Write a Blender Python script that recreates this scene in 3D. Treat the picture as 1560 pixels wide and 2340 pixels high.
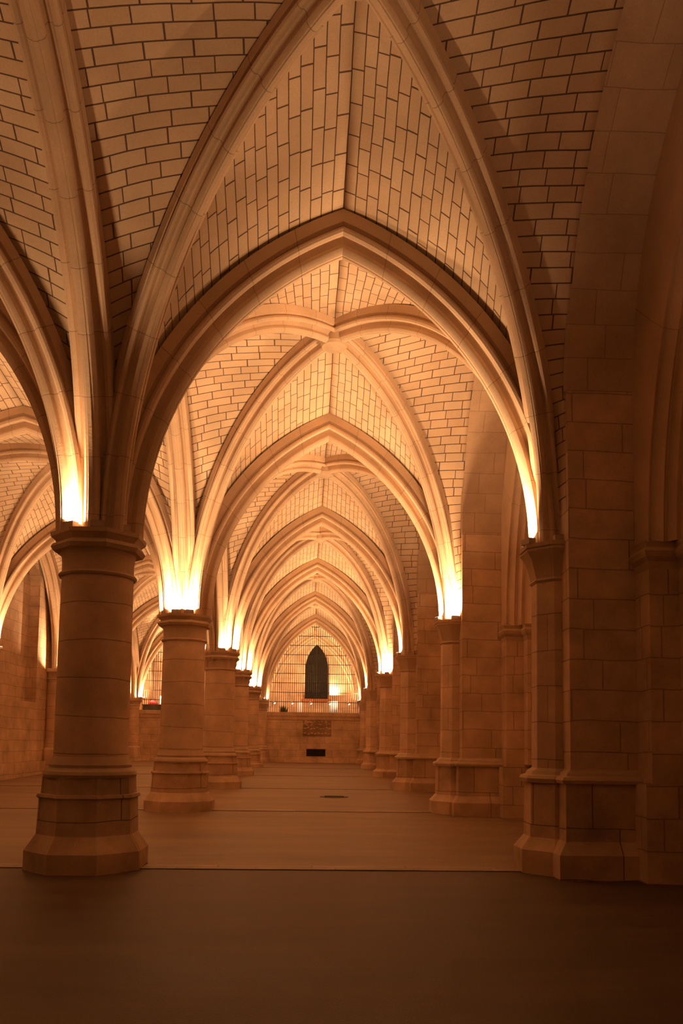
import bpy, math, random
from mathutils import Vector, Matrix
random.seed(7)
PI = math.pi
for o in list(bpy.data.objects): bpy.data.objects.remove(o)
S = bpy.context.scene
COL = S.collection

# ------------------------------------------------------------------ camera, world, exposure
EYE = 1.6
cam_d = bpy.data.cameras.new('camera'); cam = bpy.data.objects.new('camera', cam_d); COL.objects.link(cam)
cam_d.lens = 28.8; cam_d.sensor_width = 36; cam_d.sensor_fit = 'AUTO'
cam_d.shift_y = (1542.3 - 1170) / 2340
cam_d.clip_start = 0.05; cam_d.clip_end = 200
cam.matrix_world = Matrix.Translation((0, 0, EYE)) @ Matrix.Rotation(-0.040, 4, 'Z') @ Matrix.Rotation(PI/2 + 0.0821, 4, 'X') @ Matrix.Rotation(0.014, 4, 'Z')
S.camera = cam
W = bpy.data.worlds.new('world'); S.world = W; W.use_nodes = True
W.node_tree.nodes['Background'].inputs[0].default_value = (1.0, 0.45, 0.2, 1)
W.node_tree.nodes['Background'].inputs[1].default_value = 0.0
S.view_settings.view_transform = 'Standard'; S.view_settings.look = 'None'
S.view_settings.gamma = 1; S.view_settings.use_curve_mapping = False
S.view_settings.exposure = 0.0
LAMP_COL = (1.0, 0.58, 0.29)
POWER = 236.0

# ------------------------------------------------------------------ plan of the hall
def D(i): return 10.566 + 7.1 * (i - 1)
ROWS = list(range(-1, 8))
XA = {i: -2.74 for i in ROWS}
XA.update({2: -2.69, 3: -2.67, 4: -2.77, 5: -2.79, 6: -2.75, 7: -2.75})
XR = {i: 3.17 for i in ROWS}
XR.update({2: 3.11, 3: 3.03, 4: 3.02, 5: 3.0, 6: 3.15, 7: 3.15})
XB = -9.62
ZC = {i: 4.25 for i in ROWS}; ZC[1] = 4.20; ZC.update({5: 4.09, 6: 3.87, 7: 3.87})
FL = {-1: 0., 0: 0., 1: 0., 2: .13, 3: .20, 4: .29, 5: .36, 6: .43, 7: .43}
ZT = 8.26          # underside of the transverse arches at the crown
ZBOSS = 8.66       # underside of the diagonal ribs at the keystone

# ------------------------------------------------------------------ materials
def mat(name):
    m = bpy.data.materials.new(name); m.use_nodes = True
    nt = m.node_tree; b = nt.nodes['Principled BSDF']
    return m, nt, b
def N(nt, t, **k):
    n = nt.nodes.new(t)
    for a, v in k.items(): setattr(n, a, v)
    return n
def stone(name, c1, c2, mortar, rw, rh, ms, joint_bump=.35, grain=.25, rough=.85, jitter=True, stain=.35, smooth=.3, k=1.22):
    m, nt, b = mat(name); L = nt.links
    uv = N(nt, 'ShaderNodeUVMap', uv_map='UVMap')
    sep = N(nt, 'ShaderNodeSeparateXYZ'); L.new(uv.outputs[0], sep.inputs[0])
    def M(op, a, bb):
        n = N(nt, 'ShaderNodeMath', operation=op)
        for k, v in ((0, a), (1, bb)):
            if v is None: continue
            if isinstance(v, (int, float)): n.inputs[k].default_value = v
            else: L.new(v, n.inputs[k])
        return n.outputs[0]
    u, v = sep.outputs[0], sep.outputs[1]
    # slight waviness of the courses
    wob = N(nt, 'ShaderNodeTexNoise'); wob.inputs['Scale'].default_value = .8
    L.new(uv.outputs[0], wob.inputs['Vector'])
    v = M('ADD', v, M('MULTIPLY', M('SUBTRACT', wob.outputs['Fac'], .5), rh * .25))
    if jitter:
        row = M('FLOOR', M('DIVIDE', v, rh), None)
        wn = N(nt, 'ShaderNodeTexWhiteNoise', noise_dimensions='1D'); L.new(row, wn.inputs['W'])
        wn2 = N(nt, 'ShaderNodeTexWhiteNoise', noise_dimensions='1D'); L.new(M('ADD', row, 71.3), wn2.inputs['W'])
        u = M('ADD', M('MULTIPLY', u, M('ADD', M('MULTIPLY', wn2.outputs['Value'], .5), .75)), M('MULTIPLY', wn.outputs['Value'], rw * 3))
    cmb = N(nt, 'ShaderNodeCombineXYZ'); L.new(u, cmb.inputs[0]); L.new(v, cmb.inputs[1])
    br = N(nt, 'ShaderNodeTexBrick', offset=0.0 if jitter else .5, squash=1.0)
    L.new(cmb.outputs[0], br.inputs['Vector'])
    br.inputs['Scale'].default_value = 1; br.inputs['Brick Width'].default_value = rw; br.inputs['Row Height'].default_value = rh
    br.inputs['Mortar Size'].default_value = ms; br.inputs['Mortar Smooth'].default_value = smooth
    c1 = [min(.86, c * k) for c in c1]; c2 = [min(.86, c * k) for c in c2]; mortar = [c * 1.1 for c in mortar]
    br.inputs['Color1'].default_value = (*c1, 1); br.inputs['Color2'].default_value = (*c2, 1); br.inputs['Mortar'].default_value = (*mortar, 1)
    tc = N(nt, 'ShaderNodeTexCoord')
    n1 = N(nt, 'ShaderNodeTexNoise'); n1.inputs['Scale'].default_value = 1.3; n1.inputs['Detail'].default_value = 6; n1.inputs['Roughness'].default_value = .6
    L.new(tc.outputs['Object'], n1.inputs['Vector'])
    n2 = N(nt, 'ShaderNodeTexNoise'); n2.inputs['Scale'].default_value = 45; n2.inputs['Detail'].default_value = 4
    L.new(tc.outputs['Object'], n2.inputs['Vector'])
    ramp = N(nt, 'ShaderNodeMapRange'); ramp.inputs['From Min'].default_value = .3; ramp.inputs['From Max'].default_value = .7
    ramp.inputs['To Min'].default_value = 1 - stain; ramp.inputs['To Max'].default_value = 1.08
    L.new(n1.outputs['Fac'], ramp.inputs['Value'])
    r2 = N(nt, 'ShaderNodeMapRange'); r2.inputs['To Min'].default_value = 1 - grain * .6; r2.inputs['To Max'].default_value = 1 + grain * .5
    L.new(n2.outputs['Fac'], r2.inputs['Value'])
    mul = N(nt, 'ShaderNodeVectorMath', operation='SCALE'); L.new(br.outputs['Color'], mul.inputs[0]); L.new(M('MULTIPLY', ramp.outputs[0], r2.outputs[0]), mul.inputs['Scale'])
    L.new(mul.outputs[0], b.inputs['Base Color'])
    b.inputs['Roughness'].default_value = rough; b.inputs['Specular IOR Level'].default_value = .25
    bp = N(nt, 'ShaderNodeBump'); bp.inputs['Strength'].default_value = .5; bp.inputs['Distance'].default_value = .012
    h = M('ADD', M('MULTIPLY', br.outputs['Fac'], -joint_bump * 2), M('MULTIPLY', n2.outputs['Fac'], grain * .8))
    L.new(h, bp.inputs['Height']); L.new(bp.outputs[0], b.inputs['Normal'])
    return m
C1, C2 = (.60, .47, .34), (.53, .41, .29)
m_web = stone('vault_blocks', (.60, .445, .30), (.54, .385, .25), (.12, .07, .045), .42, .185, .010, stain=.14, k=1.1)
m_rib = stone('rib_stone', (.57, .415, .28), (.53, .38, .25), (.34, .24, .15), .62, 3.0, .004, joint_bump=.2, stain=.16)
m_wall = stone('wall_ashlar', (.58, .41, .275), (.52, .365, .238), (.38, .26, .165), .85, .38, .008, stain=.4, k=1.36)
m_col = stone('column_drums', (.62, .44, .295), (.58, .40, .265), (.36, .245, .155), 3.4, .47, .007, stain=.34, jitter=False, k=1.3)
m_base = stone('plinth_stone', (.53, .365, .24), (.44, .30, .19), (.2, .13, .08), .9, .6, .006, stain=.45, k=1.36)
m_cap = stone('capital_stone', (.50, .36, .235), (.47, .33, .215), (.36, .25, .16), 3, 3, .003, joint_bump=.1, stain=.25)
m_relief = stone('relief_stone', (.40, .27, .17), (.36, .24, .15), (.36, .24, .15), 3, 3, .003, stain=.5, k=1.0)
m_pale = stone('smooth_plaster_stone', (.47, .33, .215), (.43, .30, .195), (.3, .2, .13), .8, .42, .005, joint_bump=.12, stain=.2)
def plain(name, c, rough=.6, metal=0, emit=None, es=0, noise=.25, sc=12):
    m, nt, b = mat(name); L = nt.links
    tc = N(nt, 'ShaderNodeTexCoord'); n = N(nt, 'ShaderNodeTexNoise'); n.inputs['Scale'].default_value = sc; n.inputs['Detail'].default_value = 5
    L.new(tc.outputs['Object'], n.inputs['Vector'])
    mx = N(nt, 'ShaderNodeMix', data_type='RGBA'); mx.inputs[6].default_value = (*[x * (1 - noise) for x in c], 1); mx.inputs[7].default_value = (*[min(1, x * (1 + noise)) for x in c], 1)
    L.new(n.outputs['Fac'], mx.inputs[0]); L.new(mx.outputs[2], b.inputs['Base Color'])
    b.inputs['Roughness'].default_value = rough; b.inputs['Metallic'].default_value = metal
    if emit: b.inputs['Emission Color'].default_value = (*emit, 1); b.inputs['Emission Strength'].default_value = es
    return m
m_iron = plain('dark_iron', (.05, .035, .025), .55, .6)
m_black = plain('black_opening', (.012, .009, .007), .9)
m_glass = plain('dark_leaded_glass', (.016, .013, .007), .5, sc=4)
m_glass.node_tree.nodes['Principled BSDF'].inputs['Specular IOR Level'].default_value = .12
m_house = plain('lamp_housing', (.42, .31, .22), .5)
m_lens = plain('lamp_lens', (.9, .8, .6), .3, emit=(1, .8, .5), es=6)
m_off = plain('unlit_lens', (.12, .09, .06), .3)
m_spot = plain('white_spot_lens', (.9, .9, .95), .3, emit=(.9, .95, 1.0), es=9)
m_white = plain('white_card', (.8, .8, .85), .6, noise=.1)
m_red = plain('red_cloth', (.5, .03, .05), .8)
m_dark = plain('dark_cloth', (.03, .022, .02), .8)
m_blue = plain('pale_blue_card', (.55, .65, .8), .6)
m_green = plain('dark_green_leaf', (.07, .09, .03), .8)
m_brick = stone('red_sill_brick', (.45, .16, .08), (.38, .13, .06), (.3, .2, .12), .22, .09, .006)

def floor_mat(name, f):
    m, nt, b = mat(name); L = nt.links
    tc = N(nt, 'ShaderNodeTexCoord')
    def noise(s, d, r=.5, vec=None):
        n = N(nt, 'ShaderNodeTexNoise'); n.inputs['Scale'].default_value = s; n.inputs['Detail'].default_value = d; n.inputs['Roughness'].default_value = r
        L.new(vec or tc.outputs['Object'], n.inputs['Vector']); return n.outputs['Fac']
    mp = N(nt, 'ShaderNodeMapping'); mp.inputs['Scale'].default_value = (.35, 1.6, 1); L.new(tc.outputs['Object'], mp.inputs[0])
    a = noise(.9, 6, .6, mp.outputs[0]); g = noise(60, 3)
    cr = N(nt, 'ShaderNodeValToRGB'); cr.color_ramp.elements[0].position = .3; cr.color_ramp.elements[1].position = .72
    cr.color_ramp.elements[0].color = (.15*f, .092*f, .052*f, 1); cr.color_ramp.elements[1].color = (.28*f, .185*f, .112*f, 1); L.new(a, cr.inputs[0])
    mr = N(nt, 'ShaderNodeMapRange'); mr.inputs['To Min'].default_value = .78; mr.inputs['To Max'].default_value = 1.2; L.new(g, mr.inputs[0])
    sc = N(nt, 'ShaderNodeVectorMath', operation='SCALE'); L.new(cr.outputs[0], sc.inputs[0]); L.new(mr.outputs[0], sc.inputs['Scale'])
    L.new(sc.outputs[0], b.inputs['Base Color'])
    rr = N(nt, 'ShaderNodeMapRange'); rr.inputs['To Min'].default_value = .42; rr.inputs['To Max'].default_value = .62; L.new(a, rr.inputs[0]); L.new(rr.outputs[0], b.inputs['Roughness'])
    b.inputs['Specular IOR Level'].default_value = .3 if f > .8 else .12
    bp = N(nt, 'ShaderNodeBump'); bp.inputs['Strength'].default_value = .35; bp.inputs['Distance'].default_value = .01; L.new(g, bp.inputs['Height']); L.new(bp.outputs[0], b.inputs['Normal'])
    return m
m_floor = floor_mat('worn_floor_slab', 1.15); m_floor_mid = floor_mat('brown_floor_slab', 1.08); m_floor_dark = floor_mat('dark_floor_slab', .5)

# ------------------------------------------------------------------ mesh helpers
class MB:
    def __init__(s): s.v = []; s.f = []; s.uv = []; s.sm = []
    def quad_uv(s, pts):
        a, b_, c = [Vector(p) for p in pts[:3]]
        n = (b_ - a).cross(c - a); n = [abs(x) for x in n]
        k = n.index(max(n))
        return [((p[1], p[2]) if k == 0 else (p[0], p[2]) if k == 1 else (p[0], p[1])) for p in pts]
    def face(s, pts, uv=None, smooth=False):
        b_ = len(s.v); s.v += [tuple(p) for p in pts]; s.f.append(tuple(range(b_, b_ + len(pts))))
        s.uv += uv if uv else s.quad_uv(pts); s.sm.append(smooth)
    def grid(s, P, UV, smooth=True):
        r, c = len(P), len(P[0]); b_ = len(s.v)
        for row in P: s.v += [tuple(p) for p in row]
        for i in range(r - 1):
            for j in range(c - 1):
                s.f.append((b_ + i*c + j, b_ + i*c + j + 1, b_ + (i+1)*c + j + 1, b_ + (i+1)*c + j))
                s.uv += [UV[i][j], UV[i][j+1], UV[i+1][j+1], UV[i+1][j]]; s.sm.append(smooth)
    def box(s, x0, x1, y0, y1, z0, z1):
        p = [(x, y, z) for z in (z0, z1) for y in (y0, y1) for x in (x0, x1)]
        for q in ((0, 2, 3, 1), (4, 5, 7, 6), (0, 1, 5, 4), (2, 6, 7, 3), (0, 4, 6, 2), (1, 3, 7, 5)): s.face([p[k] for k in q])
    def stack(s, x0, x1, y0, y1, levels):
        """rectangular loft; levels = (z, offset)"""
        R = [[(x0 - o, y0 - o, z), (x1 + o, y0 - o, z), (x1 + o, y1 + o, z), (x0 - o, y1 + o, z)] for z, o in levels]
        for a, b_ in zip(R, R[1:]):
            for k in range(4):
                q = (k + 1) % 4; s.face([a[k], a[q], b_[q], b_[k]])
        s.face(R[0][::-1]); s.face(R[-1])
    def lathe(s, cx, cy, prof, n=48, smooth=True, rot=0):
        """prof = (z, r); n=8 gives r across flats"""
        k = 1 / math.cos(PI / n) if n <= 8 else 1
        P = []; U = []
        for z, r in prof:
            P.append([(cx + r*k*math.cos(rot + 2*PI*j/n), cy + r*k*math.sin(rot + 2*PI*j/n), z) for j in range(n + 1)])
            U.append([(2*PI*j/n*.47, z) for j in range(n + 1)])
        s.grid(P, U, smooth)
        for e, flip in ((0, True), (-1, False)):
            ring = P[e][:-1]; s.face(ring[::-1] if flip else ring)
    def build(s, name, m, parent=None, sharp=35, weld=True):
        me = bpy.data.meshes.new(name); me.from_pydata(s.v, [], s.f)
        uvl = me.uv_layers.new(name='UVMap')
        flat = [c for p in s.uv for c in p]; uvl.data.foreach_set('uv', flat)
        me.polygons.foreach_set('use_smooth', s.sm); me.update()
        if weld and any(s.sm):
            import bmesh
            bm = bmesh.new(); bm.from_mesh(me); bmesh.ops.remove_doubles(bm, verts=bm.verts, dist=1e-4)
            bmesh.ops.recalc_face_normals(bm, faces=bm.faces); bm.to_mesh(me); bm.free()
        me.set_sharp_from_angle(angle=math.radians(sharp))
        me.materials.append(m)
        o = bpy.data.objects.new(name, me); COL.objects.link(o)
        if parent:
            o.parent = parent; o.matrix_parent_inverse = Matrix.Translation(-parent.location)
        return o
def tag(o, label, cat, group=None):
    o['label'] = label; o['category'] = cat
    if group: o['group'] = group
    return o
def thing(name, label, cat, loc, group=None):
    o = bpy.data.objects.new(name, None); COL.objects.link(o); o.location = loc; o.empty_display_size = .2
    return tag(o, label, cat, group)
def struct(o): o['kind'] = 'structure'; return o

# ------------------------------------------------------------------ arches
class Arc:
    """half arch: from foot (plan point p, height z0) up to crown above plan point q at height z1, vertical at the foot"""
    def __init__(s, p, q, z0, z1):
        s.p = Vector((p[0], p[1])); s.q = Vector((q[0], q[1])); s.z0 = z0
        d = s.q - s.p; s.a = d.length; s.dir = d / s.a; s.h = z1 - z0
        s.R = (s.a**2 + s.h**2) / (2 * s.a)
    def pts(s, off, n, over=0.0):
        """points along the arc; off = distance outside the intrados; ends exactly over q (+over)"""
        r = s.R + off; c = s.R                         # centre lies at distance R from the foot, at z0
        tm = math.acos(max(-1, min(1, (c - s.a - over) / r)))
        out = []
        for k in range(n + 1):
            t = tm * k / n
            h = c - r * math.cos(t); z = s.z0 + r * math.sin(t)
            out.append(Vector((*(s.p + s.dir * h), z)))
        return out, r * tm
T_PROF = [(.235, .0), (.235, .13), (.17, .155), (.185, .175), (.225, .19), (.245, .225), (.235, .262), (.20, .285), (.16, .275), (.135, .245), (.10, .24), (.075, .27), (.062, .32), (.08, .345), (.098, .385), (.088, .425), (.055, .455), (.03, .458), (.025, .47), (0, .47)]
D_PROF = [(.17, .0), (.17, .10), (.125, .12), (.135, .135), (.165, .15), (.178, .178), (.168, .208), (.14, .222), (.112, .212), (.09, .192), (.065, .2), (.05, .23), (.046, .262), (.06, .285), (.07, .315), (.06, .348), (.038, .368), (.022, .37), (.018, .38), (0, .38)]
def full(pr): return pr + [(-u, v) for u, v in pr[-2::-1]]
def sweep(mb, arc, prof, dep, n=40, drop=.02, over=0.0, up=0.03):
    """sweep the rib profile below its extrados; foot runs straight down by drop"""
    lat = Vector((-arc.dir.y, arc.dir.x, 0))
    F = full(prof); F = [(F[0][0], -up)] + F + [(F[-1][0], -up)]
    per = [0]
    for a, b_ in zip(F, F[1:]): per.append(per[-1] + math.hypot(a[0] - b_[0], a[1] - b_[1]))
    P = []; U = []
    rows = []
    L = None
    cols = []
    for (u, v) in F:
        pts, ln = arc.pts(dep - v, n, over)
        if L is None: L = ln
        pts = [pts[0] - Vector((0, 0, drop))] + pts
        cols.append([p + lat * u for p in pts])
    for k in range(len(cols[0])):
        P.append([cols[j][k] for j in range(len(F))])
        w = (k - 1) * L / n if k else -drop
        U.append([(w, per[j] + .4) for j in range(len(F))])
    mb.grid(P, U, True)
    # end caps
    mb.face(P[0][::-1]); mb.face(P[-1])

RH = .185
def web(mb, SA, SB, bulge=.06, nu=12, sgn=1):
    """ruled shell between two equally sampled curves, slightly bellied"""
    P = []; U = []; va = 0
    for k in range(len(SA) - 1, -1, -1):
        a, b_ = SA[k], SB[k]
        if k < len(SA) - 1: va += ((SA[k] - SA[k+1]).length + (SB[k] - SB[k+1]).length) / 2
        L = (b_ - a).length
        row = []; ur = []
        for j in range(nu + 1):
            t = j / nu; p = a.lerp(b_, t); p = p + Vector((0, 0, bulge * 4 * t * (1 - t) * min(1, L / 2)))
            row.append(p); ur.append((t * L + .13, va * sgn))
        P.append(row); U.append(ur)
    mb.grid(P, U, True)

ORD = ['', 'first', 'second', 'third', 'fourth', 'fifth', 'sixth', 'seventh', 'eighth']
def where(i):
    return {-1: 'behind the photographer', 0: 'beside the photographer'}.get(i, ORD[max(i, 1)] + ' from the front')

DT, DD = .47, .38
def foot(i, side, toward):
    """plan point of the rib foot (intrados) at a support; toward = unit direction in plan"""
    x = {'A': XA[i], 'B': XB, 'R': XR[i]}[side]
    off = {'A': .56, 'B': .36, 'R': .28}[side]
    return (x + toward[0] * off, D(i) + toward[1] * off)
def transverse(i, nave):
    l, r = ('A', 'R') if nave == 1 else ('B', 'A')
    p = foot(i, l, (1, 0)); q = foot(i, r, (-1, 0)); mid = ((p[0] + q[0]) / 2, D(i))
    zt = ZT - (.14 if i == 1 else .02)
    return Arc(p, mid, ZC[i], zt), Arc(q, mid, ZC[i], zt)
def longitudinal(i, side):
    x0 = {'A': XA, 'B': {k: XB for k in ROWS}}[side]
    o = {'A': .5, 'B': .36}[side]
    p = (x0[i], D(i) + o); q = (x0[i+1], D(i+1) - o)
    mid = ((p[0] + q[0]) / 2, D(i) + 3.55)
    return Arc(p, mid, ZC[i], ZT + .25), Arc(q, mid, ZC[i+1], ZT + .25)
# deep wall arches on the right
WX = 3.22; WH = 2.95; WZ0 = 6.1; WZ1 = 9.8
def wallarc(i):
    ym = D(i) + 3.55
    return Arc((WX, D(i) + .6), (WX, ym), WZ0, WZ1), Arc((WX, D(i+1) - .6), (WX, ym), WZ0, WZ1)

NS = 40
NAVE_NAME = {1: 'central aisle', 2: 'left aisle'}
def vault(i, nave):
    l, r = ('A', 'R') if nave == 1 else ('B', 'A')
    X = {'A': XA, 'R': XR, 'B': {k: XB for k in ROWS}}
    t0l, t0r = transverse(i, nave); t1l, t1r = transverse(i + 1, nave)
    bx = (t0l.q.x + t1l.q.x) / 2; boss = Vector((bx, D(i) + 3.55))
    ribs = {}
    for key, (row, side) in {'nl': (i, l), 'nr': (i, r), 'fl': (i+1, l), 'fr': (i+1, r)}.items():
        c = Vector((X[side][row], D(row))); d = (boss - c).normalized()
        off = {'A': .56, 'B': .36, 'R': .28}[side]
        ribs[key] = Arc(c + d * off, boss, ZC[row], ZBOSS)
    ab = '%s' % ('between the %s and %s supports' % (ORD[i], ORD[i+1]) if i >= 1 else 'overhead, before the first column' if i == 0 else 'behind the photographer')
    if i == 6: ab = 'behind the iron grille'
    t = thing('ribbed_vault', 'crossing diagonal stone ribs of the %s vault %s' % (NAVE_NAME[nave], ab), 'vault ribs', (boss.x, boss.y, ZBOSS), 'diagonal vault ribs')
    for k, a in ribs.items():
        mb = MB(); sweep(mb, a, D_PROF, DD, n=NS); mb.build('diagonal_rib', m_rib, t)
    mb = MB(); z = ZBOSS
    mb.lathe(boss.x, boss.y, [(z + .3, .2), (z + .12, .22), (z + .02, .25), (z - .03, .22), (z - .04, .14), (z - .07, .09), (z - .075, .001)], 24)
    mb.build('keystone', m_cap, t)
    # shell
    mb = MB()
    E = {k: a.pts(DD, NS)[0] for k, a in ribs.items()}
    for ta, key, sg in ((t0l, 'nl', 1), (t0r, 'nr', -1), (t1l, 'fl', 1), (t1r, 'fr', -1)):
        web(mb, ta.pts(DT, NS)[0], E[key], sgn=sg)
    # side cells
    sides = [('A', {1: ('nl', 'fl'), 2: ('nr', 'fr')}[nave])]
    sides.append(('R', ('nr', 'fr')) if nave == 1 else ('B', ('nl', 'fl')))
    for sd, (kn, kf) in sides:
        if sd in 'AB':
            la, lb = longitudinal(i, sd)
            web(mb, la.pts(DT, NS)[0], E[kn]); web(mb, lb.pts(DT, NS)[0], E[kf], sgn=-1)
        else:
            for k, arc, row, sg in ((kn, wallarc(i)[0], i, 1), (kf, wallarc(i)[1], i + 1, -1)):
                c = []
                for p in E[k]:
                    fr = (p.z - ZC[row]) / (E[k][-1].z - ZC[row]); z = p.z + (WZ1 - E[k][-1].z) * fr ** 6
                    h = 0 if z <= WZ0 else arc.R - math.sqrt(max(0, arc.R**2 - (z - WZ0)**2))
                    q = Vector((min(h, WH) + .6 - .09 * max(0, 1 - h / .2), z))
                    c.append(Vector((WX, D(row) + sg * q.x, q.y)))
                web(mb, c, E[k], bulge=.03, sgn=sg)
    # make the normals look down, then give the shell its thickness above
    o = mb.build('ceiling', m_web, weld=False, sharp=50)
    me = o.data; s = sum(p.normal.z for p in me.polygons)
    import bmesh
    bm = bmesh.new(); bm.from_mesh(me)
    rev = [f for f in bm.faces if f.normal.z > 0]
    bmesh.ops.reverse_faces(bm, faces=rev); bm.to_mesh(me); bm.free()
    md = o.modifiers.new('thickness', 'SOLIDIFY'); md.thickness = .05; md.offset = -1
    struct(o)
    return t

def arch_thing(name, label, arcs, group, prof=T_PROF, dep=DT):
    q = arcs[0].q
    t = thing(name, label, 'arch', (q.x, q.y, arcs[0].z0), group)
    for a in arcs:
        mb = MB(); sweep(mb, a, prof, dep, n=NS, over=.0); mb.build('arch_half', m_rib, t)
    return t

# ------------------------------------------------------------------ floor and walls first
HX0, HX1 = -11.0, 5.4
rows_f = [(-5.0, 0.0)] + [(D(i), FL[i]) for i in range(-0, 7)]
for k, ((y0, z0), (y1, z1)) in enumerate(zip(rows_f, rows_f[1:])):
    mb = MB(); a0 = .0 if y0 < 0 else .16
    mb.face([(HX0, y0 + a0, z0), (HX1, y0 + a0, z0), (HX1, y1 - .16, z1), (HX0, y1 - .16, z1)])
    struct(mb.build('floor', m_floor_dark if k < 2 else m_floor_mid if k == 2 else m_floor))
m_strip = stone('floor_joint_strip', (.30, .21, .135), (.23, .155, .10), (.2, .13, .08), 1.1, .33, .012, stain=.35, rough=.5)
for i in range(0, 7):
    mb = MB(); y = D(i); z = FL[i]
    mb.box(HX0, HX1, y - .16, y + .16, z - .2, z + .012)
    struct(mb.build('trim_%d' % (i + 1), m_strip))

def wall_poly(mb, x0, x1, y0, y1, z0, z1): mb.box(x0, x1, y0, y1, z0, z1)
# left outer wall with tall blind lancet niches
LWX = -9.98
def niche_wall(y0, y1, z0, z1, ny0, ny1, nz0, nz1, nzs, dep):
    """wall facing +X with a pointed recess"""
    mb = MB(); x = LWX
    n = 14; ym = (ny0 + ny1) / 2; a = (ny1 - ny0) / 2; h = nz1 - nzs; R = (a*a + h*h) / (2*a); tm = math.acos((R - a) / R)
    lft = [(ny0 + R - R*math.cos(tm*k/n), nzs + R*math.sin(tm*k/n)) for k in range(n + 1)]
    rgt = [(ny1 - (p[0] - ny0), p[1]) for p in lft]
    out = [(ny0, nz0)] + lft + rgt[::-1][1:] + [(ny1, nz0)]
    mb.face([(x, y0, z0), (x, y1, z0), (x, y1, nz0), (x, y0, nz0)])
    mb.face([(x, y0, nz0), (x, ny0, nz0), (x, ny0, nzs), (x, y0, nzs)])
    mb.face([(x, ny1, nz0), (x, y1, nz0), (x, y1, nzs), (x, ny1, nzs)])
    for k in range(n):
        mb.face([(x, y0, lft[k][1]), (x, *lft[k]), (x, *lft[k+1]), (x, y0, lft[k+1][1])])
        mb.face([(x, *rgt[k]), (x, y1, rgt[k][1]), (x, y1, rgt[k+1][1]), (x, *rgt[k+1])])
    mb.face([(x, y0, nz1), (x, y1, nz1), (x, y1, z1), (x, y0, z1)])
    for p, q in zip(out, out[1:]): mb.face([(x, *p), (x, *q), (x - dep, *q), (x - dep, *p)])
    mb.face([(x, ny0, nz0), (x, ny1, nz0), (x - dep, ny1, nz0), (x - dep, ny0, nz0)])
    ctr = (x - dep, ym, (nz0 + nzs) / 2)
    for p, q in zip(out + [out[0]], (out + [out[0]])[1:]): mb.face([ctr, (x - dep, *p), (x - dep, *q)])
    mb.box(x - 1.0, x - dep - .02, y0, y1, z0, z1)
    return mb
ys = [-5.0] + [D(i) for i in range(0, 8)]
for k, (y0, y1) in enumerate(zip(ys, ys[1:])):
    ym = (y0 + y1) / 2
    mb = niche_wall(y0, y1, -.3, 10.5, ym - 1.9, ym + 2.1, 2.9, 8.6, 7.0, .38)
    mb.box(LWX - .02, LWX + .16, y0, y1, -.3, .75)
    struct(mb.build('wall_left', m_wall))
# right outer wall (back of the deep recesses)
RWX = 4.75
mb = MB(); mb.box(RWX, RWX + .5, -5, D(7) + .2, -.3, 10.5)
mb.box(RWX - .1, RWX, -5, D(7), -.3, .55)
struct(mb.build('wall_right', m_wall))

# ------------------------------------------------------------------ free-standing columns
def leaf_ring(mb, cx, cy, z, r, n, h, w, out):
    """ring of curled leaves"""
    for k in range(n):
        a = 2*PI*k/n; ca, sa = math.cos(a), math.sin(a)
        rad = Vector((ca, sa, 0)); tan = Vector((-sa, ca, 0)); c = Vector((cx, cy, 0))
        prof = [(0, 0, .55), (.35, .25*out, .95), (.7, .6*out, 1.0), (.95, 1.0*out, .75), (.85, 1.25*out, .35)]
        P = []; U = []
        for (hh, oo, ww) in prof:
            row = []
            for j in (-1, -.5, 0, .5, 1):
                row.append(c + rad*(r + oo + .012*(1 - abs(j))*1.5) + tan*(w*ww*j) + Vector((0, 0, z + h*hh)))
            P.append(row); U.append([(1.3, 1.5)] * 5)
        mb.grid(P, U, True)
col_adj = {1: 'nearest and widest plain round column on a big octagonal plinth, left foreground',
           2: 'second round column behind the foreground one, pale lamps blazing over its plain capital',
           3: 'third round column in the row, with carved leaf capital, just past the second column',
           4: 'fourth and slimmer-looking column of the row, between the third column and the fifth',
           5: 'fifth column of the row, small leafy capital under a glowing lamp',
           6: 'last round column of the row, touching the left end of the parapet under the grille'}
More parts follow.
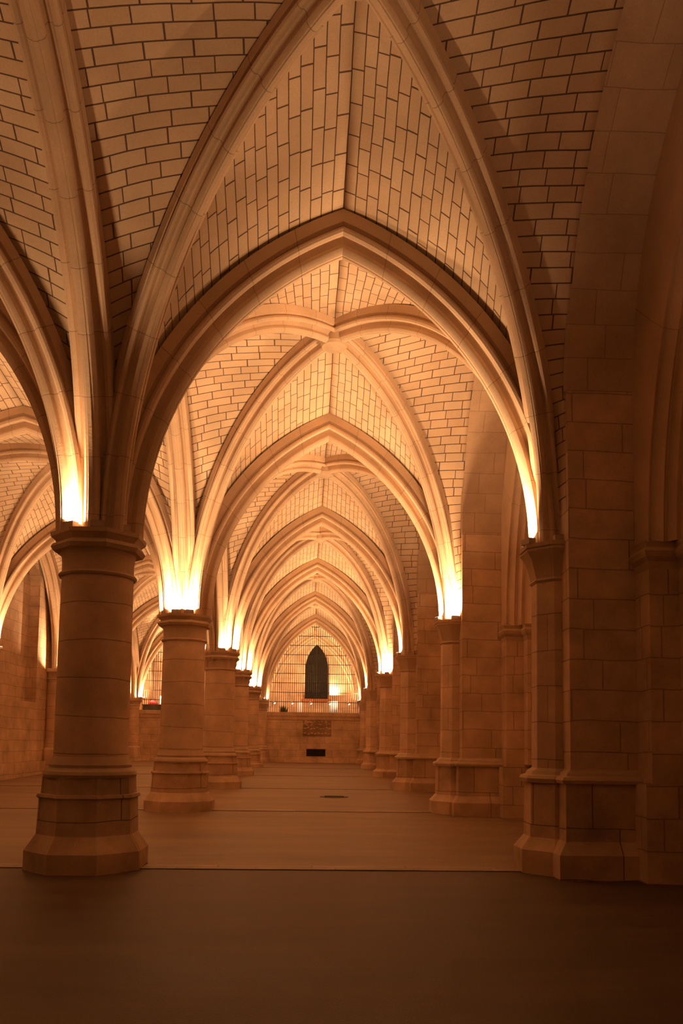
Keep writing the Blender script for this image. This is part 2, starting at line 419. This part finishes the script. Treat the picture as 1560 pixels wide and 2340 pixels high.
def column(i, x, s=1.0, label=None, name='stone_column'):
    t = thing(name, label or col_adj.get(i, 'round stone column %s' % where(i)), 'column', (x, D(i), FL[i]), 'round columns of the arcade')
    y = D(i); zf = FL[i]; zc = ZC[i]; zt = 1.17
    H = zt - zf
    mb = MB()
    mb.lathe(x, y, [(zf - .2, .70*s), (zf + .20*H, .70*s), (zf + .37*H, .575*s), (zf + .74*H, .56*s), (zf + .755*H, .59*s), (zf + .785*H, .58*s), (zf + .79*H, .54*s), (zt - .04, .53*s)], 8, False, PI/8)
    mb.build('plinth', m_base, t, sharp=20)
    mb = MB()
    mb.lathe(x, y, [(zt - .05, .53*s), (zt - .045, .56*s), (zt - .01, .575*s), (zt + .03, .56*s), (zt + .055, .52*s), (zt + .075, .50*s), (zt + .11, .51*s), (zt + .14, .49*s), (zt + .19, .47*s), (zt + .21, .458*s)], 48)
    mb.build('base_moulding', m_cap, t)
    mb = MB()
    mb.lathe(x, y, [(zt + .20, .456*s), (zt + 1.5, .452*s), (zc - .50, .448*s)], 64)
    mb.build('shaft', m_col, t)
    mb = MB(); leafy = i >= 3
    bell = [(zc - .56, .445*s), (zc - .555, .475*s), (zc - .53, .49*s), (zc - .505, .475*s), (zc - .50, .448*s), (zc - .38, .448*s), (zc - .29, .455*s), (zc - .24, .47*s), (zc - .22, .49*s)]
    mb.lathe(x, y, bell, 48)
    cap = mb.build('capital', m_cap, t)
    if leafy:
        mb = MB()
        leaf_ring(mb, x, y, zc - .48, .446*s, 12, .17, .10, .05)
        leaf_ring(mb, x, y, zc - .35, .450*s, 12, .13, .10, .065)
        mb.build('leaf_carving', m_cap, t, weld=False)
    mb = MB()
    n = 8
    mb.lathe(x, y, [(zc - .24, .46*s), (zc - .23, .52*s), (zc - .18, .55*s), (zc - .14, .53*s), (zc - .12, .49*s), (zc - .10, .50*s), (zc - .05, .555*s), (zc, .56*s)], n, False, PI/8)
    mb.build('abacus', m_cap, t, sharp=25)
    return t
for i in range(-1, 7): column(i, XA[i])

# ------------------------------------------------------------------ left responds (half columns on the outer wall)
for i in range(-1, 7):
    x = XB - .08; y = D(i); zf = FL[i]; zc = ZC[i]
    lab = {3: 'half column on the left outer wall at the picture edge, lamp on top', 6: 'engaged column at the far end of the left aisle beside the left grille', 4: 'half column on the left wall past the blind niche, mostly behind the foreground column'}.get(i, 'half column engaged in the left outer wall, %s' % where(i))
    t = thing('engaged_column', lab, 'column', (x, y, zf), 'half columns on the left wall')
    mb = MB(); mb.lathe(x, y, [(zf - .2, .55), (zf + .25, .55), (zf + .4, .45), (1.1, .44), (1.17, .40)], 8, False, PI/8); mb.build('plinth', m_base, t)
    mb = MB(); mb.lathe(x, y, [(1.1, .42), (1.17, .42), (1.25, .34), (zc - .4, .33)], 32); mb.build('shaft', m_col, t)
    mb = MB(); mb.lathe(x, y, [(zc - .42, .33), (zc - .40, .37), (zc - .37, .34), (zc - .2, .36), (zc - .12, .45), (zc, .47)], 32)
    mb.build('capital', m_cap, t)
    mb = MB(); leaf_ring(mb, x, y, zc - .33, .335, 12, .18, .075, .07); mb.build('leaf_carving', m_cap, t, weld=False)

# ------------------------------------------------------------------ right piers with half-octagon responds
pier_lab = {1: 'nearest massive dark wall pier on the right, wide stepped plinth at its foot',
            2: 'second wall pier on the right, two bright lamps on its respond capital',
            3: 'third wall pier on the right with one narrow bright lamp streak',
            4: 'fourth wall pier on the right with a lit double respond top',
            5: 'fifth wall pier on the right, thin streak of lamp light above it',
            6: 'last wall pier on the right, against the end of the parapet'}
for i in range(-1, 7):
    y = D(i); zf = FL[i]; zc = ZC[i]; x = XR[i]
    t = thing('wall_pier', pier_lab.get(i, 'wall pier on the right %s' % where(i)), 'pier', (x, y, zf), 'piers along the right wall')
    H = 1.17 - zf
    mb = MB(); mb.stack(WX, RWX, y - .6, y + .6, [(zf - .2, .2), (zf + .25*H, .2), (zf + .38*H, .09), (1.17, .085)]); mb.build('plinth', m_base, t)
    mb = MB(); mb.stack(WX, RWX, y - .6, y + .6, [(1.13, .08), (1.14, .13), (1.18, .145), (1.215, .12), (1.23, .07), (1.26, .06), (1.29, .02), (1.31, 0)]); mb.build('base_moulding', m_cap, t)
    mb = MB(); mb.stack(WX, RWX, y - .6, y + .6, [(1.25, 0), (10.4, 0)]); mb.build('pier_body', m_wall, t)
    cx = x + .08; r = .31
    mb = MB(); mb.lathe(cx, y, [(zf - .2, r + .22), (zf + .25*H, r + .22), (zf + .38*H, r + .10), (1.16, r + .09)], 8, False, PI/8); mb.build('respond_plinth', m_base, t, sharp=20)
    mb = MB(); mb.lathe(cx, y, [(1.12, r + .09), (1.13, r + .14), (1.18, r + .155), (1.215, r + .13), (1.23, r + .08), (1.27, r + .06), (1.31, r)], 8, False, PI/8); mb.build('respond_base', m_cap, t, sharp=20)
    mb = MB(); mb.lathe(cx, y, [(1.28, r), (zc - .45, r - .01)], 8, False, PI/8); mb.build('respond_shaft', m_col, t, sharp=20)
    mb = MB(); mb.lathe(cx, y, [(zc - .5, r - .01), (zc - .47, r + .02), (zc - .44, r), (zc - .2, r + .06), (zc - .12, r + .11), (zc - .09, r + .13), (zc - .06, r + .12), (zc - .05, r + .14), (zc, r + .145)], 8, False, PI/8); mb.build('capital', m_cap, t, sharp=20)

# deep wall arches between the piers with an inner moulded order and string courses
IN_PROF_X = [4.06, 4.06, 4.10, 4.15, 4.20, 4.26, 4.30, 4.33, 4.40, 4.46, 4.50, 4.53, 4.6, 4.68, 4.74]
IN_PROF_O = [.5, .0, -.03, .02, .10, .07, .12, .17, .13, .19, .24, .30, .27, .33, .36]
for i in range(-1, 6):
    w0, w1 = wallarc(i)
    ys0 = D(i) + .6; ys1 = D(i+1) - .6
    nm = {0: 'beside the photographer', -1: 'behind the photographer'}.get(i, 'between the %s and %s piers' % (ORD[i], ORD[i+1]))
    t = thing('wall_arch', 'deep plain pointed recess arch on the right wall %s' % nm, 'arch', (WX, D(i) + 3.55, WZ0), 'recess arches of the right wall')
    for a in (w0, w1):
        mb = MB()
        ins = a.pts(0, 30)[0]; outs = a.pts(.16, 30)[0]; outs[-1] = Vector((outs[-1].x, outs[-1].y, outs[-1].z))
        X0, X1 = WX, 4.1; L = 0; P = []; U = []
        for k in range(31):
            if k: L += (ins[k] - ins[k-1]).length
            p, q = ins[k], outs[k]
            ch = p + (q - p) * .35
            P.append([(X0, q.y, q.z), (X0 - .03, ch.y, ch.z), (X0 + .0, p.y + 0, p.z), (X0 + .45, p.y, p.z), (X1, p.y, p.z), (X1, q.y, q.z)])
            U.append([(-.2, L), (-.1, L), (0, L), (.45, L), (.9, L), (1.1, L)])
        mb.grid(P, U, True); mb.build('arch_half', m_pale, t)
    # inner order
    sill = 4.0
    ia = Arc((4.1, ys0 + .42), (4.1, D(i) + 3.55), sill + .05, 9.0); ib = Arc((4.1, ys1 - .42), (4.1, D(i) + 3.55), sill + .05, 9.0)
    for a in (ia, ib):
        mb = MB(); cols = []
        for X, o in zip(IN_PROF_X, IN_PROF_O):
            pts = a.pts(0, 34)[0]
            # o moves into the opening (mouldings step inwards with depth)
            pts = a.pts(1.1 if X == 4.06 and o == .5 else -o + .0, 34)[0]
            cols.append([Vector((X, p.y, p.z)) for p in pts])
        P = [[c[k] for c in cols] for k in range(35)]
        U = [[(X, k * .2) for X in IN_PROF_X] for k in range(35)]
        mb.grid(P, U, True); mb.build('moulded_jamb', m_rib, t, sharp=60)
    # plain lower jamb under the string, string course and sill ledge
    for (ya, yb) in ((ys0 - .05, ys0 + .42), (ys1 - .42, ys1 + .05)):
        mb = MB(); mb.box(4.06, RWX, ya, yb, 1.15, sill); mb.box(3.98, RWX, ya - .01, yb + .01, -.1, 1.15)
        mb.box(4.42, RWX, ya - .3, yb + .3, 1.2, sill)
        mb.build('lower_jamb', m_wall, t)
    mb = MB()
    def band(x0, ya, yb, z, h):
        mb.stack(x0, RWX, ya, yb, [(z - h, .0), (z - h*.72, .02), (z - h*.55, .06), (z - h*.35, .08), (z - h*.2, .05), (z, .07), (z + .02, 0)])
    for (ya, yb) in ((ys0, ys0 + .42), (ys1 - .42, ys1)): band(4.06, ya, yb, sill + .05, .32)
    for (ya, yb) in ((ys0 + .4, ys0 + .72), (ys1 - .72, ys1 - .4)): band(4.42, ya, yb, sill + .05, .32)
    band(4.66, ys0 + .6, ys1 - .6, sill + .05, .22)
    band(4.66, ys0, ys1, 1.2, .12)
    mb.build('string_course', m_cap, t)

# ------------------------------------------------------------------ end of the hall: parapet, raised back room
PY = D(6) + .12
mb = MB()
mb.box(-10.0, RWX, PY - .12, PY + .45, 0.2, 3.0)
mb.box(-10.0, RWX, PY - .2, PY + .5, 0.2, .62)
mb.stack(-10.0, RWX, PY - .12, PY + .45, [(2.82, 0), (2.84, .05), (3.0, .07), (3.02, .10), (3.25, .10)])
struct(mb.build('wall_back', m_wall))
ZP = 2.35
mb = MB(); mb.box(HX0, HX1, PY + .45, D(7) + .2, ZP - .3, ZP); o = struct(mb.build('floor', m_floor))
# rear wall with a lancet window
BY = D(7) - .05
def lancet_wall(y, x0, x1, z0, z1, wx0, wx1, wz0, wzs, wz1, dep):
    mb = MB(); n = 12; a = (wx1 - wx0)/2; h = wz1 - wzs; R = (a*a + h*h)/(2*a); tm = math.acos((R - a)/R)
    l = [(wx0 + R - R*math.cos(tm*k/n), wzs + R*math.sin(tm*k/n)) for k in range(n+1)]; r = [(wx1 - (p[0] - wx0), p[1]) for p in l]
    mb.face([(x0, y, z0), (x1, y, z0), (x1, y, wz0), (x0, y, wz0)])
    mb.face([(x0, y, wz0), (wx0, y, wz0), (wx0, y, wzs), (x0, y, wzs)]); mb.face([(wx1, y, wz0), (x1, y, wz0), (x1, y, wzs), (wx1, y, wzs)])
    for k in range(n):
        mb.face([(x0, y, l[k][1]), (l[k][0], y, l[k][1]), (l[k+1][0], y, l[k+1][1]), (x0, y, l[k+1][1])])
        mb.face([(r[k][0], y, r[k][1]), (x1, y, r[k][1]), (x1, y, r[k+1][1]), (r[k+1][0], y, r[k+1][1])])
    mb.face([(x0, y, wz1), (x1, y, wz1), (x1, y, z1), (x0, y, z1)])
    out = [(wx0, wz0)] + l + r[::-1][1:] + [(wx1, wz0)]
    cx, cz = (wx0 + wx1)/2, (wz0 + wzs)/2
    inn = [(cx + (px - cx)*.88, y + dep, cz + (pz - cz)*.95) for px, pz in out]
    for k in range(len(out) - 1):
        p, q = out[k], out[k+1]; mb.face([(p[0], y, p[1]), (q[0], y, q[1]), inn[k+1], inn[k]])
    mb.face([(wx0, y, wz0), (wx1, y, wz0), inn[-1], inn[0]])
    return mb, inn, (cx, cz)
mb, inn, (cx, cz) = lancet_wall(BY, HX0, HX1, 2.0, 10.5, -.34, 1.36, 4.36, 6.4, 8.12, .45)
struct(mb.build('wall_back', m_wall))
mb = MB()
for p, q in zip(inn + [inn[0]], (inn + [inn[0]])[1:]): mb.face([(cx, inn[0][1] + .02, cz), (p[0], p[1] + .02, p[2]), (q[0], q[1] + .02, q[2])])
w = struct(mb.build('window_1', m_glass))
mb = MB(); yy = inn[0][1] - .01
for k in range(1, 6):
    z = 4.45 + k*.55; mb.box(-.2, 1.2, yy - .012, yy + .012, z - .01, z + .01)
mb.box(cx - .012, cx + .012, yy - .012, yy + .012, 4.5, 7.9)
mb.build('glazing_bars', m_iron, w)
mb = MB(); mb.stack(-.42, 1.44, BY - .12, BY + .4, [(4.16, 0), (4.2, .03), (4.34, .03), (4.38, 0)]); mb.build('window_sill', m_brick, w)

# ------------------------------------------------------------------ vaults and arches
for nave in (1, 2):
    for i in range(-1, 7): vault(i, nave)
    for i in range(-1, 8):
        nm = where(i) if i < 7 else 'against the rear wall behind the grille'
        if i == 6: nm = 'framing the iron grille at the far end'
        if i == 1 and nave == 1: nm = 'nearest, springing from the foreground column'
        arch_thing('transverse_arch', 'pointed moulded stone arch across the %s, %s' % (NAVE_NAME[nave], nm), transverse(i, nave), 'arches across the %s' % NAVE_NAME[nave])
for i in range(-1, 6):
    nm = 'between the %s and %s columns' % (ORD[i], ORD[i+1]) if i >= 1 else 'from the foreground column towards the camera' if i == 0 else 'behind the photographer'
    arch_thing('arcade_arch', 'pointed stone arch of the column row, %s' % nm, longitudinal(i, 'A'), 'arches along the column row')
    nm = nm.replace('columns', 'half columns').replace('foreground column', 'first half column')
    arch_thing('wall_rib', 'pointed stone rib along the left outer wall, %s' % nm, longitudinal(i, 'B'), 'ribs along the left wall')

# ------------------------------------------------------------------ iron grilles
def grille(nave, label):
    t0, t1 = transverse(6, nave)
    x0, x1 = t0.p.x - .05, t1.p.x + .05; zb = 3.25; y = D(6) + .30
    t = thing('iron_grille', label, 'grille', ((x0 + x1)/2, y, zb), 'iron grilles on the end wall')
    def top(x):
        a = t0 if x < t0.q.x else t1
        d = abs(x - a.p.x) if (x - a.p.x) * a.dir.x > 0 else 0
        return a.z0 + math.sqrt(max(0, a.R**2 - (a.R - d)**2)) + .12
    n = int((x1 - x0) / .118)
    for k in range(n + 1):
        x = x0 + (x1 - x0)*k/n; z1 = top(x)
        if z1 - zb < .1: continue
        mb = MB(); mb.box(x - .013, x + .013, y - .013, y + .013, zb, z1); mb.build('upright_bar', m_iron, t)
    z = 3.84
    while z < 8.2:
        xs = [x0 + (x1 - x0)*k/300 for k in range(301)]; xs = [x for x in xs if top(x) > z]
        if len(xs) > 2:
            mb = MB(); mb.box(xs[0], xs[-1], y - .035, y - .013, z - .017, z + .017); mb.build('cross_rail', m_iron, t)
        z += .536
    return t
grille(1, 'tall iron grille in the central end arch above the parapet, dark window behind')
grille(2, 'iron grille filling the left aisle end arch, seen between the first two columns')

# ------------------------------------------------------------------ uplights
def uplight(x, y, z, power, label, aim=(0, -1), tilt=-.42, size=.09, sc=1.0, spread=None, lean=None):
    t = thing('uplight', label, 'lamp', (x, y, z), 'uplights on the capitals')
    a = math.atan2(aim[0], -aim[1])
    M = Matrix.Translation((x, y, z)) @ Matrix.Rotation(a, 4, 'Z')
    def tr(mb):
        mb.v = [tuple(M @ Vector(p)) for p in mb.v]; return mb
    w = .085*sc; h = .085*sc
    mb = MB(); mb.stack(-w, w, -.05*sc, .05*sc, [(0, -.01), (.01, 0), (h, 0)]); tr(mb).build('housing', m_house, t)
    mb = MB(); mb.box(-w*.8, w*.8, -.035*sc, .035*sc, h, h + .006); tr(mb).build('lens', m_lens if power > 0 else m_off, t)
    if power > 0:
        l = bpy.data.lights.new('uplight_beam', 'AREA'); l.shape = 'RECTANGLE'; l.size = size*1.6; l.size_y = size*.7; l.energy = power; l.color = LAMP_COL
        l.spread = spread or PI
        o = bpy.data.objects.new('uplight_beam', l); COL.objects.link(o)
        av = lean or aim
        d = Vector((av[0]*math.sin(tilt), av[1]*math.sin(tilt), math.cos(tilt)))
        o.location = Vector((x, y, z + h + .02)); o.rotation_euler = d.to_track_quat('-Z', 'Y').to_euler()
        o.parent = t; o.matrix_parent_inverse = Matrix.Translation(-t.location)
    return t
def lampset(side, i, spec):
    x = {'A': XA[i], 'B': XB, 'R': XR[i]}[side]
    sd = {'A': 'column', 'B': 'left wall half column', 'R': 'right pier'}[side]
    for k, (dx, dy, p, *rest) in enumerate(spec):
        n = math.hypot(dx, dy) or 1
        pos = ('front' if dy < -.2 else 'rear' if dy > .2 else 'side') + (' left' if dx < -.1 else ' right' if dx > .1 else ' middle')
        st = 'glowing' if p > 0 else 'unlit'
        uplight(x + dx, D(i) + dy, ZC[i], p * POWER, 'small %s box uplight, %s edge of the %s %s capital' % (st, pos, ORD[i] if i > 0 else 'unseen rearmost' if i < 0 else 'unseen front', sd), (dx/n, dy/n), *rest) if not (rest and isinstance(rest[0], dict)) else uplight(x + dx, D(i) + dy, ZC[i], p * POWER, 'small glowing box uplight, %s edge of the %s %s capital' % (pos, ORD[i] if i > 0 else 'unseen rearmost' if i < 0 else 'unseen front', sd), (dx/n, dy/n), **rest[0])
OUT = .35
RL = dict(tilt=.62, spread=math.radians(105), lean=(-.4, .9))      # lamps on the piers lean along the arch
RB = dict(tilt=.62, spread=math.radians(105), lean=(-.4, -.9))
lampset('A', -1, [(.30, .38, .6), (-.30, .38, .6)])  # unseen uplights behind the camera, added as fill for the near column
lampset('R', -1, [(-.22, .32, .6)])  # unseen fill lamp, added on the right
lampset('B', -1, [(.30, .24, .6)])  # unseen fill lamp, added on the left wall
lampset('R', 0, [(-.22, .30, .22), (-.02, .42, .2)])
lampset('A', 1, [(-.25, -.43, .6), (.10, -.50, 0), (.36, -.34, 0), (-.30, .38, .5), (.30, .38, .5)])
lampset('R', 1, [(-.33, -.13, .6, RL), (.02, -.36, 0), (-.22, .32, .6)])
lampset('B', 1, [(.30, -.24, 1), (.30, .24, .6)])
lampset('A', 2, [(-.37, -.32, .8), (-.12, -.49, .8), (.16, -.48, .8), (.30, .38, .6), (-.30, .38, .6)])
lampset('R', 2, [(-.33, -.13, .55, RL), (.0, -.38, 1), (-.22, .32, .6)])
lampset('B', 2, [(.30, -.24, 1), (.30, .24, .6)])
lampset('A', 3, [(-.48, -.14, .8), (.10, -.49, .9), (.40, -.30, .9), (-.30, .38, .6), (.30, .38, .6)])
lampset('R', 3, [(-.33, -.13, .55, RL), (.0, -.38, 0), (-.22, .32, .6)])
lampset('B', 3, [(.28, -.26, 1), (.30, .24, 1)])
lampset('A', 4, [(-.37, -.32, .8), (.06, -.49, .8), (.40, -.30, .9), (.30, .38, .6)])
lampset('R', 4, [(-.33, -.13, .55, RL), (.0, -.38, 1), (-.22, .32, .6)])
lampset('B', 4, [(.30, -.24, 1), (.30, .24, 1)])
lampset('A', 5, [(.10, -.49, .9), (.40, -.30, .9), (-.37, -.32, .8), (.30, .38, .8)])
lampset('R', 5, [(-.33, -.13, .55, RL), (-.22, .32, .8)])
lampset('B', 5, [(.30, -.24, 1), (.30, .24, 1)])
lampset('A', 6, [(.34, -.38, .8), (.36, .40, 3.2, OUT), (-.36, .40, 3.2, OUT)])
lampset('R', 6, [(-.33, -.13, .45, RL), (-.30, .32, 3.2, OUT)])
lampset('B', 6, [(.30, -.24, 1), (.34, .30, 5, OUT)])

# bracket lamp beside the rear window
for x, lb in ((1.62, 'right of the dark lancet window'), (-8.55, 'in the rear room of the left aisle')):
    z = 4.55
    t = thing('wall_bracket', 'small stone bracket on the rear wall %s' % lb, 'bracket', (x, BY, z), 'rear wall brackets')
    mb = MB(); mb.stack(x - .1, x + .1, BY - .22, BY - .0, [(z - .25, -.06), (z - .1, -.02), (z - .06, .02), (z, .03)]); mb.build('corbel', m_cap, t)
    uplight(x, BY - .14, z, POWER*.8, 'bright uplight on the rear wall bracket %s' % lb, (0, -1), -.1)

# ------------------------------------------------------------------ small things at the far end
for k, x in enumerate((-1.93, -.92, .13, 1.17, 2.27)):
    y = D(6) + .18; z = 3.80
    t = thing('spotlight', 'small white spotlight on the lowest grille rail, %s from the left' % ORD[k+1], 'spotlight', (x, y, z), 'spotlights on the grille rail')
    d = Vector((.45, -.35, -.75)).normalized(); q = d.to_track_quat('Z', 'Y').to_matrix().to_4x4()
    def tr(mb): mb.v = [tuple(Matrix.Translation((x, y, z)) @ q @ Vector(p)) for p in mb.v]; return mb
    mb = MB(); mb.lathe(0, 0, [(-.10, .03), (-.095, .045), (.06, .05), (.07, .058), (.075, .058)], 16); tr(mb).build('lamp_body', m_white, t)
    mb = MB(); mb.lathe(0, 0, [(.076, .052), (.08, .04), (.082, .001)], 16); tr(mb).build('lens', m_spot, t)
    mb = MB(); mb.box(x - .008, x + .008, y - .005, y + .1, z + .02, z + .05); mb.build('clamp', m_iron, t)
# dark projector
x, y, z = 2.9, D(6) + .14, 3.84
t = thing('projector_lamp', 'small dark floodlight hung at the right end of the grille rail', 'floodlight', (x, y, z))
mb = MB(); mb.stack(x - .13, x + .13, y - .09, y + .09, [(z - .07, -.02), (z - .05, 0), (z + .05, 0), (z + .07, -.02)]); mb.build('housing', m_dark, t)
mb = MB(); mb.box(x - .015, x + .015, y + .08, y + .16, z - .02, z + .02); mb.build('clamp', m_iron, t)
# carved relief on the parapet
yf = PY - .12
mb = MB(); rx0, rx1, rz0, rz1 = -.28, 1.30, 1.93, 2.80
mb.box(rx0, rx1, yf - .03, yf + .05, rz0, rz1)
t = thing('carved_relief', 'worn carved stone relief panel set in the parapet below the grille', 'relief', ((rx0 + rx1)/2, yf, rz0))
mb.build('panel', m_relief, t)
mb = MB(); rnd = random.Random(5)
def blob(mb, cx, cz, rx, rz, d, a=0, n=12):
    P = []; U = []
    for j in range(6):
        f = j/5; rr = math.cos(f*PI/2); dd = math.sin(f*PI/2)*d
        P.append([(cx + math.cos(a)*rx*rr*math.cos(2*PI*k/n) - math.sin(a)*rz*rr*math.sin(2*PI*k/n), yf - .03 - dd, cz + math.sin(a)*rx*rr*math.cos(2*PI*k/n) + math.cos(a)*rz*rr*math.sin(2*PI*k/n)) for k in range(n+1)]); U.append([(1.3, 1.5)]*(n+1))
    mb.grid(P, U, True)
for k, cx_ in enumerate((-.05, .28, .72, 1.05)):
    for j in range(7): blob(mb, cx_ + rnd.uniform(-.12, .12), 2.62 + rnd.uniform(-.12, .12), rnd.uniform(.04, .09), rnd.uniform(.03, .08), rnd.uniform(.03, .07), rnd.uniform(0, 3))
for k in range(9): blob(mb, rx0 + .12 + k*.17, 2.35 + .05*math.sin(k*2), .09, .05, .05, .5*math.sin(k))
for k in range(8): blob(mb, rx0 + .12 + k*.19, 2.06 + .02*math.cos(k*3), .085, .055, .06, rnd.uniform(-.5, .5))
mb.build('carving', m_base, t, weld=False)
# vent in the parapet
vx0, vx1, vz0, vz1 = -.06, 1.00, .80, 1.20
t = thing('vent_opening', 'low wide black vent opening near the floor in the parapet wall', 'vent', ((vx0 + vx1)/2, yf, vz0))
mb = MB(); mb.box(vx0, vx1, yf - .012, yf + .02, vz0, vz1); mb.build('dark_opening', m_black, t)
mb = MB()
for (a, b_, c, d) in ((vx0 - .04, vx1 + .04, vz1, vz1 + .04), (vx0 - .04, vx1 + .04, vz0 - .04, vz0), (vx0 - .04, vx0, vz0, vz1), (vx1, vx1 + .04, vz0, vz1)): mb.box(a, b_, yf - .03, yf + .02, c, d)
mb.build('frame', m_base, t)
mb = MB()
for k in range(1, 4): mb.box(vx0, vx1, yf - .02, yf - .013, vz0 + k*.1 - .008, vz0 + k*.1 + .008)
mb.build('louvres', m_black, t)
# floor drain cover
y = 21.7; z = .13 + (y - D(2)) / 7.1 * .07
t = thing('floor_drain', 'dark round drain cover sunk in the floor beyond the second column', 'drain cover', (.72, y, z))
mb = MB(); mb.lathe(.72, y, [(z - .03, .38), (z + .008, .38), (z + .010, .35)], 32); mb.build('cover', m_iron, t)
mb = MB()
for k in range(-3, 4): mb.box(.72 - .25, .72 + .25, y + k*.07 - .01, y + k*.07 + .01, z + .009, z + .014)
mb.build('ridges', m_iron, t)

# left rear room: display stall; centre: cards
def panel(name, label, cat, x0, x1, y, z0, z1, m, th=.04):
    mb = MB(); mb.stack(x0, x1, y, y + th, [(z0, 0), (z0 + .02, .008), (z1 - .02, .008), (z1, 0)])
    return tag(mb.build(name, m), label, cat)
yl = D(6) + .9
t = thing('display_stall', 'dark sales counter behind the left grille', 'counter', (-8.7, yl, ZP))
mb = MB(); mb.box(-9.4, -7.9, yl, yl + .5, ZP, 3.55); mb.build('counter', m_dark, t)
mb = MB(); mb.box(-9.45, -7.85, yl - .05, yl + .55, 3.55, 3.6); mb.build('counter_top', m_dark, t)
def lump(name, label, cat, x, y, z, rx, ry, h, m):
    mb = MB(); P = []; U = []
    for j in range(7):
        f = j/6; w = [1, 1.05, .95, .8, .75, .5, .05][j]
        P.append([(x + rx*w*math.cos(2*PI*k/14)*(1 + .08*math.sin(3*k + j)), y + ry*w*math.sin(2*PI*k/14), z + h*f) for k in range(15)]); U.append([(0, 0)]*15)
    mb.grid(P, U, True); return tag(mb.build(name, m), label, cat)
lump('cloth_bundle', 'red cloth bundle on the dark counter behind the left grille', 'cloth', -8.86, yl + .2, 3.6, .26, .15, .26, m_red)
lump('cloth_bundle', 'small red cloth at the right end of the dark counter', 'cloth', -8.05, yl + .2, 3.6, .13, .12, .18, m_red)
panel('display_card', 'tilted white display card on the counter behind the left grille', 'card', -8.45, -8.2, yl + .1, 3.6, 4.1, m_white)
panel('display_board', 'white notice board standing right of centre behind the grille', 'board', 1.25, 1.7, D(6) + 1.6, ZP, 3.98, m_blue)
panel('display_board', 'narrow pale notice board standing left of centre behind the grille', 'board', -.62, -.36, D(6) + 1.8, ZP, 3.9, m_white)
t = thing('potted_plant', 'small dark green potted plant behind the grille, left of the window', 'plant', (-1.42, D(6) + 1.2, ZP))
mb = MB(); mb.lathe(-1.42, D(6) + 1.2, [(ZP, .13), (ZP + .3, .19), (ZP + .32, .2), (ZP + .34, .17)], 20); mb.build('pot', m_brick, t)
mb = MB()
for k in range(60):
    a = rnd.uniform(0, 2*PI); r = rnd.uniform(.1, .3); z = ZP + rnd.uniform(.8, 1.2)
    c = Vector((-1.42, D(6) + 1.2, ZP + .34)); e = Vector((-1.42 + r*math.cos(a), D(6) + 1.2 + r*math.sin(a), z + .2)); s = Vector((-math.sin(a), math.cos(a), 0))*.035; m_ = c.lerp(e, .6) + Vector((0, 0, .12))
    mb.face([c, m_ + s, e]); mb.face([c, e, m_ - s])
mb.build('foliage', m_green, t)
